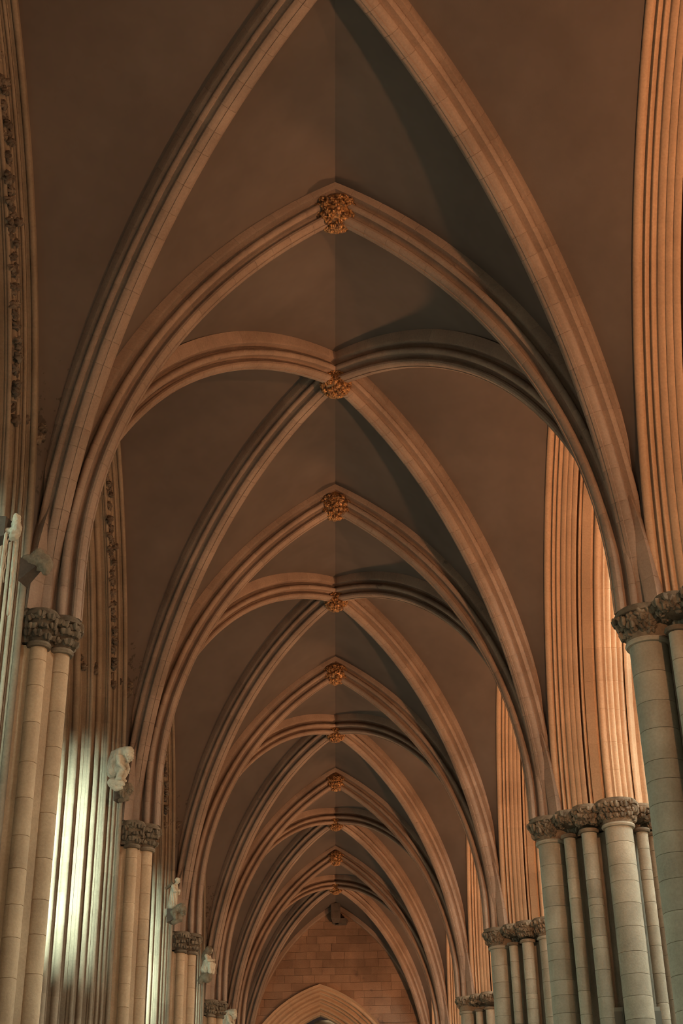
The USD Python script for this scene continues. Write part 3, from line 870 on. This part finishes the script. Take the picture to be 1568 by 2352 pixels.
def finish(parts, edge, rough=0.0, seed=0, smooth_n=8, folds=None):
    m = m3.Manifold.batch_boolean(parts, m3.OpType.Add).refine_to_length(edge)
    t = fixed(m)
    t.merge_vertices()
    trimesh.smoothing.filter_taubin(t, iterations=smooth_n)
    if rough:
        n_ = t.vertex_normals
        t.vertices = t.vertices + n_ * (rough * (fbm(t.vertices * 18, 3, seed) - .5))[:, None]
    if folds:
        fx, amp, zlo, zhi = folds
        n_ = t.vertex_normals
        ang = np.arctan2(t.vertices[:, 1], t.vertices[:, 0])
        msk = np.clip((zhi - t.vertices[:, 2]) / .08, 0, 1) * np.clip((t.vertices[:, 2] - zlo) / .05, 0, 1)
        t.vertices = t.vertices + n_ * (amp * msk * np.sin(fx * ang + 14 * t.vertices[:, 2] + 4 * noise(t.vertices * 8, seed)))[:, None]
    return t

def curls(c, fwd, upv, s, seed, cover=-0.1, size=.12):
    r = np.random.default_rng(seed); f, sd, u = frame(fwd, upv); out = []
    for _ in range(70):
        v = r.standard_normal(3); v /= np.linalg.norm(v)
        if v[0] > .35 and v[2] < .55: continue
        if v[2] < cover - .5: continue
        pos = np.array(c) + s * (.12 * u - .05 * f) + s * .42 * (v[0] * f + v[1] * sd + v[2] * u)
        out.append(m3.Manifold.sphere(s * size * (.7 + .5 * r.random()), 10).translate(tuple(pos)))
    return out

# figure A: bending man leaning out from the wall, a beast's jaws below him (local: x out of the wall, y across, z up)
def figure_bending(path):
    J = {'hip': ((-.02, 0, .22), .12), 'chest': ((.06, 0, .42), .135), 'neck': ((.17, .0, .50), .075), 'back': ((-.04, 0, .50), .12),
         'shl': ((.10, .15, .47), .07), 'shr': ((.10, -.15, .47), .07), 'ell': ((.16, .20, .30), .052), 'elr': ((.15, -.20, .30), .052), 'hal': ((.20, .10, .18), .042), 'har': ((.22, -.10, .20), .042),
         'kl': ((.15, .09, .16), .08), 'kr': ((.15, -.09, .16), .08), 'fl': ((.08, .09, .0), .055), 'fr': ((.08, -.09, .0), .055), 'tl': ((.16, .10, -.02), .04), 'tr': ((.16, -.10, -.02), .04)}
    B = [('hip', 'chest'), ('chest', 'neck'), ('back', 'chest'), ('back', 'hip'), ('chest', 'shl'), ('chest', 'shr'), ('shl', 'ell'), ('shr', 'elr'), ('ell', 'hal'), ('elr', 'har'), ('hip', 'kl'), ('hip', 'kr'), ('kl', 'fl'), ('kr', 'fr'), ('fl', 'tl'), ('fr', 'tr')]
    hc = (.27, 0, .49); hf = (.80, 0, -.60); hu = (.60, 0, .80)
    parts = hullbones(J, B) + head_parts(hc, hf, hu, .25)
    for s_ in (-1, 1):
        for q in range(4):
            parts.append(m3.Manifold.batch_hull([m3.Manifold.sphere(.014, 8).translate((.21, s_ * (.085 + .018 * q), .19)), m3.Manifold.sphere(.011, 8).translate((.235, s_ * (.075 + .02 * q), .145))]))
    obj(path, 'body', finish(parts, .016, .012, 3, 5), M_FIG, smooth=60)
    obj(path, 'hair', finish(curls(hc, hf, hu, .25, 5), .014, .01, 4, 3), M_FIG, smooth=60)
    cl_ = hullbones({'a': ((-.10, 0, .60), .10), 'b': ((.06, 0, .62), .12), 'c': ((.25, 0, .615), .135), 'd': ((-.10, 0, .2), .15), 'e': ((-.04, .14, .40), .06), 'f': ((-.04, -.14, .40), .06)}, [('a', 'b'), ('b', 'c'), ('a', 'd'), ('b', 'e'), ('b', 'f'), ('d', 'e'), ('d', 'f')])
    obj(path, 'cloak', finish(cl_, .018, .03, 8, 6, (9, .010, .0, .7)), M_FIG, smooth=60)
    bs = hullbones({'n': ((-.10, 0, -.06), .12), 'm': ((.06, 0, -.08), .10), 's': ((.16, 0, -.12), .055), 'j': ((.12, 0, -.20), .045), 'k': ((.0, 0, -.20), .07), 'e1': ((.03, .08, .0), .03), 'e2': ((.03, -.08, .0), .03)}, [('n', 'm'), ('m', 's'), ('k', 'j'), ('n', 'k'), ('m', 'e1'), ('m', 'e2')])
    obj(path, 'beast', finish(bs, .018, .03, 9, 4), M_FIG, smooth=60)

def figure_standing(path):
    J = {'ped': ((0, 0, .02), .09), 'hem': ((.0, 0, .06), .12), 'hip': ((.02, 0, .30), .10), 'chest': ((.05, 0, .52), .095), 'neck': ((.08, 0, .62), .045),
         'shl': ((.05, .11, .55), .05), 'shr': ((.05, -.11, .55), .05), 'ell': ((.10, .15, .42), .04), 'elr': ((.11, -.14, .42), .04), 'hal': ((.17, .03, .47), .032), 'har': ((.17, -.03, .44), .032)}
    B = [('hem', 'hip'), ('hip', 'chest'), ('chest', 'neck'), ('chest', 'shl'), ('chest', 'shr'), ('shl', 'ell'), ('shr', 'elr'), ('ell', 'hal'), ('elr', 'har')]
    hc = (.125, 0, .70); hf = (.92, 0, -.38); hu = (.38, 0, .92)
    obj(path, 'body', finish(hullbones(J, B) + head_parts(hc, hf, hu, .15), .014, .006, 5, 4, (11, .010, .03, .5)), M_FIG, smooth=60)
    obj(path, 'hair', finish(curls(hc, hf, hu, .15, 9, size=.13), .012, .006, 4, 2), M_FIG, smooth=60)
    m = trimesh.creation.box([.24, .05, .07]); m.apply_transform(trimesh.transformations.rotation_matrix(-.6, [0, 1, 0])); m.apply_translation([-.10, 0, .60])
    obj(path, 'bracket', m, M_HEAD, smooth=False)
    base = m3.Manifold.hull_points([(x, y, z) for x, y, z in [(-.16, -.14, -.02), (-.16, .14, -.02), (.14, -.13, -.02), (.14, .13, -.02), (-.16, -.1, -.2), (-.16, .1, -.2), (.0, 0, -.18)]])
    obj(path, 'pedestal', base, M_FIG, smooth=False)

def figure_seated(path):
    J = {'seat': ((-.02, 0, .10), .14), 'hip': ((.0, 0, .20), .12), 'chest': ((.03, 0, .42), .10), 'neck': ((.06, 0, .52), .05),
         'shl': ((.03, .12, .45), .055), 'shr': ((.03, -.12, .45), .055), 'ell': ((.10, .17, .32), .042), 'elr': ((.10, -.17, .32), .042), 'hal': ((.19, .10, .36), .034), 'har': ((.20, -.05, .33), .034),
         'kl': ((.17, .09, .22), .08), 'kr': ((.17, -.09, .22), .08), 'fl': ((.15, .09, .02), .07), 'fr': ((.15, -.09, .02), .07)}
    B = [('seat', 'hip'), ('hip', 'chest'), ('chest', 'neck'), ('chest', 'shl'), ('chest', 'shr'), ('shl', 'ell'), ('shr', 'elr'), ('ell', 'hal'), ('elr', 'har'), ('hip', 'kl'), ('hip', 'kr'), ('kl', 'fl'), ('kr', 'fr')]
    hc = (.10, 0, .61); hf = (.95, 0, -.30); hu = (.3, 0, .95)
    obj(path, 'body', finish(hullbones(J, B) + head_parts(hc, hf, hu, .17), .015, .006, 6, 4, (12, .012, .02, .3)), M_FIG, smooth=60)
    hood = [m3.Manifold.sphere(.115, 20).scale((1, 1, 1.1)).translate((.055, 0, .63)), m3.Manifold.batch_hull([m3.Manifold.sphere(.1, 14).translate((.02, 0, .6)), m3.Manifold.sphere(.14, 14).translate((-.02, 0, .45))])]
    obj(path, 'hood', finish(hood, .016, .015, 7, 4), M_HEAD, smooth=60)
    st = trimesh.creation.cylinder(.014, .62, sections=10); st.apply_transform(trimesh.transformations.rotation_matrix(.32, [1, 0, 0])); st.apply_translation([.22, .16, .30])
    obj(path, 'staff', st, M_HEAD)
    obj(path, 'ball_corbel', finish([m3.Manifold.sphere(.15, 24).translate((.03, 0, -.13)), m3.Manifold.batch_hull([m3.Manifold.sphere(.10, 12).translate((-.16, 0, -.2)), m3.Manifold.sphere(.12, 12).translate((-.05, 0, -.08))])], .02, .01, 2, 2), M_HEAD, smooth=60)

def corbel_veiled(path, seed):
    hc = (.10, 0, .05); hf = (.85, 0, -.52); hu = (.52, 0, .85)
    parts = head_parts(hc, hf, hu, .26) + hullbones({'a': ((-.10, 0, .0), .13), 'b': ((.02, 0, -.10), .10), 'c': ((-.1, 0, -.16), .10)}, [('a', 'b'), ('b', 'c'), ('a', 'c')])
    obj(path, 'head', finish(parts, .014, .03, seed, 6), M_HEAD, smooth=60)
    veil = hullbones({'a': ((.06, 0, .13), .125), 'b': ((-.08, .10, .02), .085), 'c': ((-.08, -.10, .02), .085), 'd': ((.0, .13, -.14), .05), 'e': ((.0, -.13, -.14), .05)}, [('a', 'b'), ('a', 'c'), ('b', 'd'), ('c', 'e')])
    obj(path, 'veil', finish(veil, .016, .03, seed + 1, 5, (16, .006, -.3, .3)), M_HEAD, smooth=60)
    blk = m3.Manifold.hull_points([(-.25, y, z) for y in (-.15, .15) for z in (-.22, .12)] + [(-.05, y, -.14) for y in (-.10, .10)] + [(-.05, y, .10) for y in (-.12, .12)])
    obj(path, 'block', blk, M_DARK, smooth=False)

def yaw_to(dx, dy): return math.atan2(dy, dx)
f1 = thing('stone_figure', 'bright carved bending man with curly hair, leaning out above a worn corbel head', 'statue', (-3.32, 20.05, EYE + 6.62), yaw_to(1, -.35), scale=.66)
figure_bending(f1)
f2 = thing('stone_figure', 'slim standing stone figure with hands at the chest, above a hooded corbel bust', 'statue', (-3.26, 27.55, EYE + 6.48), yaw_to(1, -.3), scale=.75)
figure_standing(f2)
f3 = thing('stone_figure', 'hooded seated stone figure with a staff, on a round ball corbel', 'statue', (-3.22, 35.2, EYE + 6.72), yaw_to(1, -.3), scale=.85)
figure_seated(f3)
f4 = thing('stone_figure', 'bending stone figure just entering at the bottom edge of the picture', 'statue', (-3.24, 42.9, EYE + 6.55), yaw_to(1, -.35), scale=.8)
stage.GetPrimAtPath(f4).GetReferences().AddInternalReference(Sdf.Path(f1)); stage.GetPrimAtPath(f4).SetInstanceable(True)
c1 = thing('corbel_head', 'worn veiled corbel head under the bending figure, above the second respond', 'corbel', (-3.24, 20.45, EYE + 6.55), yaw_to(1, -.3), scale=.6)
corbel_veiled(c1, 11)
dup(c1, 'corbel_head', 'veiled corbel bust just under the slim standing figure', 'corbel', (-3.12, 27.45, EYE + 6.36), yaw_to(1, -.4), scale=.78)
c0 = thing('corbel_head', 'eroded shapeless corbel head above the crispest respond capital', 'corbel', (-3.10, 12.72, EYE + 6.47), yaw_to(1, -.3), scale=.75)
lump = [m3.Manifold.batch_hull([m3.Manifold.sphere(.11, 14).translate((-.02, 0, .13)), m3.Manifold.sphere(.10, 14).translate((.10, 0, .02)), m3.Manifold.sphere(.06, 14).translate((.12, 0, -.10))]),
        m3.Manifold.batch_hull([m3.Manifold.sphere(.10, 14).translate((-.18, 0, .08)), m3.Manifold.sphere(.12, 14).translate((0, 0, .05))])]
obj(c0, 'head', finish(lump, .016, .06, 21, 2), M_HEAD, smooth=60)
obj(c0, 'block', m3.Manifold.hull_points([(-.22, y, z) for y in (-.12, .12) for z in (-.25, .1)] + [(.0, y, -.05) for y in (-.08, .08)]), M_DARK, smooth=False)
# weathered finial and cusped gablet of the nearest wall arcading
gb = thing('broken_finial', 'pale weathered finial block with thin cusped tracery below, beside the window edge', 'finial', (-3.22, 11.95, EYE + 6.45), yaw_to(1, -.3), scale=.7)
fin = [m3.Manifold.batch_hull([m3.Manifold.sphere(.05, 12).translate((.06, 0, .22)), m3.Manifold.sphere(.075, 12).translate((.08, 0, .02)), m3.Manifold.sphere(.07, 12).translate((.05, 0, -.08))]), m3.Manifold.batch_hull([m3.Manifold.sphere(.07, 12).translate((-.12, 0, 0)), m3.Manifold.sphere(.07, 12).translate((.04, 0, .0))])]
obj(gb, 'finial', finish(fin, .016, .05, 33, 2), M_FIG, smooth=60)
obj(gb, 'hollow_block', m3.Manifold.hull_points([(-.3, y, z) for y in (-.13, .13) for z in (-.14, .24)] + [(-.05, y, z) for y in (-.1, .1) for z in (-.10, .2)]), M_DARK, smooth=False)
tr = []
for sgn in (-1, 1):
    for q in range(3):
        t_ = np.linspace(0, math.pi, 9)
        pts = np.c_[np.full(9, .02), sgn * (.085 + .03 * np.sin(t_)), -.16 - .22 * q - .22 * t_ / math.pi]
        tr += [m3.Manifold.batch_hull([m3.Manifold.sphere(.011, 8).translate(tuple(pts[i])), m3.Manifold.sphere(.011, 8).translate(tuple(pts[i + 1]))]) for i in range(8)]
    tr.append(m3.Manifold.batch_hull([m3.Manifold.sphere(.025, 8).translate((0, sgn * .13, -.1)), m3.Manifold.sphere(.025, 8).translate((0, sgn * .15, -1.2))]))
obj(gb, 'tracery', finish(tr, .03, 0, 0, 1), M_FIG, smooth=60)

# ------------------------------------------------------------------ grey boxes strapped to the second pier
for dx, lab in ((-.27, 'narrow grey loudspeaker box on the aisle side of the second pier front shaft'), (.30, 'narrow grey loudspeaker box on the nave side of the second pier front shaft')):
    lp = thing('loudspeaker', lab, 'loudspeaker', (XP + dx, PY(1) - .66, EYE + 2.58))
    b_ = m3.Manifold.cube((.16, .12, 1.55), True)
    obj(lp, 'case', b_, M_SPK, smooth=False)
    obj(lp, 'grille', boxm(-.065, .065, -.066, -.058, -.72, .72), M_METAL, smooth=False)
    obj(lp, 'bracket', boxm(-.03, .03, .05, .3, -.1, .1), M_METAL, smooth=False)

# ------------------------------------------------------------------ lamps
def flood(base, label, loc, target, size, power, col, group):
    path = thing(base, label, 'floodlight', loc, group=group)
    d = np.array(target, float) - np.array(loc, float); d /= np.linalg.norm(d)
    zz = -d; xx = np.cross([0, 0, 1.0], zz); xx /= np.linalg.norm(xx); yy = np.cross(zz, xx)
    Rm = np.array([xx, yy, zz])
    def put(m):
        m = fixed(m); m.vertices = m.vertices @ Rm; return m
    obj(path, 'housing', put(boxm(-size / 2 - .02, size / 2 + .02, -size / 2 - .02, size / 2 + .02, .03, .12)), M_METAL, smooth=False)
    obj(path, 'yoke', put(boxm(-.02, .02, -size / 2 - .06, -size / 2 - .02, -.02, .2)), M_METAL, smooth=False)
    l = UsdLux.RectLight.Define(stage, path + '/lamp')
    Mx = np.eye(4); Mx[:3, :3] = Rm; Mx[3, :3] = d * .0
    l.AddTransformOp().Set(Gf.Matrix4d(Mx.tolist()))
    l.CreateWidthAttr(size); l.CreateHeightAttr(size); l.CreateIntensityAttr(power); l.CreateColorAttr(Gf.Vec3f(*col))

LN = ['nearest the viewer', 'beside the viewer', 'on the closest pier in view', 'on the second pier', 'on the third pier', 'on the fourth pier', 'on the farthest pier']
for i, k in enumerate(range(-2, 5)):
    flood('floodlight', 'warm floodlight on the far capital ledge ' + LN[i], (XP + .25, PY(k) + 1.15, EYE + 6.3), (4.1, PY(k) + 5.2, EYE + 12.8), .22, FLOOD, FLOOD_COL, 'pier-top floodlights')
BN = ['one bay behind the viewer', 'over the bay beside the viewer', 'over the bay of the first pier', 'over the second bay', 'over the third bay', 'over the fourth bay', 'over the last bay']
for i, k in enumerate(range(-2, 5)):
    flood('nave_lamp', 'warm lamp hung in the nave ' + BN[i], (12.5, PY(k) + 6.6, EYE + 15), (-1.0, PY(k) + 2.2, EYE + 5), 1.5, LAMP, LAMP_COL, 'nave lamps')
for i, k in enumerate(range(-2, 5)):          # the open sky as each aisle window sees it
    l = UsdLux.RectLight.Define(stage, '/World/' + ('daylight' if not i else f'daylight_{i:03d}'))
    z_ = np.array([-.86, 0, .5]); z_ /= np.linalg.norm(z_); x_ = np.array([0, 1.0, 0]); y_ = np.cross(z_, x_)
    Mx = np.eye(4); Mx[0, :3] = x_; Mx[1, :3] = y_; Mx[2, :3] = z_; Mx[3, :3] = (-8.8, PY(k) + L / 2, EYE + 11.5)
    l.AddTransformOp().Set(Gf.Matrix4d(Mx.tolist()))
    l.CreateWidthAttr(7.4); l.CreateHeightAttr(9.0); l.CreateIntensityAttr(DAY); l.CreateColorAttr(Gf.Vec3f(*DAY_COL))
for i, k in enumerate(range(-2, 5)):
    path = thing('sill_lamp', 'cool lamp on the window sill ' + BN[i].replace('over ', 'of '), 'floodlight', (-3.98, PY(k) + 1.75, EYE + 4.55), group='window sill lamps')
    obj(path, 'housing', boxm(-.10, .10, -.22, -.06, -.12, .12), M_METAL, smooth=False)
    obj(path, 'barn_door', boxm(.055, .07, -.06, .62, -.22, .46), M_METAL, smooth=False)
    obj(path, 'stand', boxm(-.02, .02, -.16, -.12, -.45, -.12), M_METAL, smooth=False)
    l = UsdLux.SphereLight.Define(stage, path + '/lamp')
    d = np.array([-.08, 1.0, .18]); d /= np.linalg.norm(d)
    zz = -d; xx = np.cross([0, 0, 1.0], zz); xx /= np.linalg.norm(xx); yy = np.cross(zz, xx)
    Mx = np.eye(4); Mx[:3, :3] = np.array([xx, yy, zz])
    l.AddTransformOp().Set(Gf.Matrix4d(Mx.tolist()))
    l.CreateRadiusAttr(.025); l.CreateIntensityAttr(SILLAMP); l.CreateColorAttr(Gf.Vec3f(*SILL_COL))
    sh = UsdLux.ShapingAPI.Apply(l.GetPrim()); sh.CreateShapingConeAngleAttr(23.0); sh.CreateShapingConeSoftnessAttr(1.0)
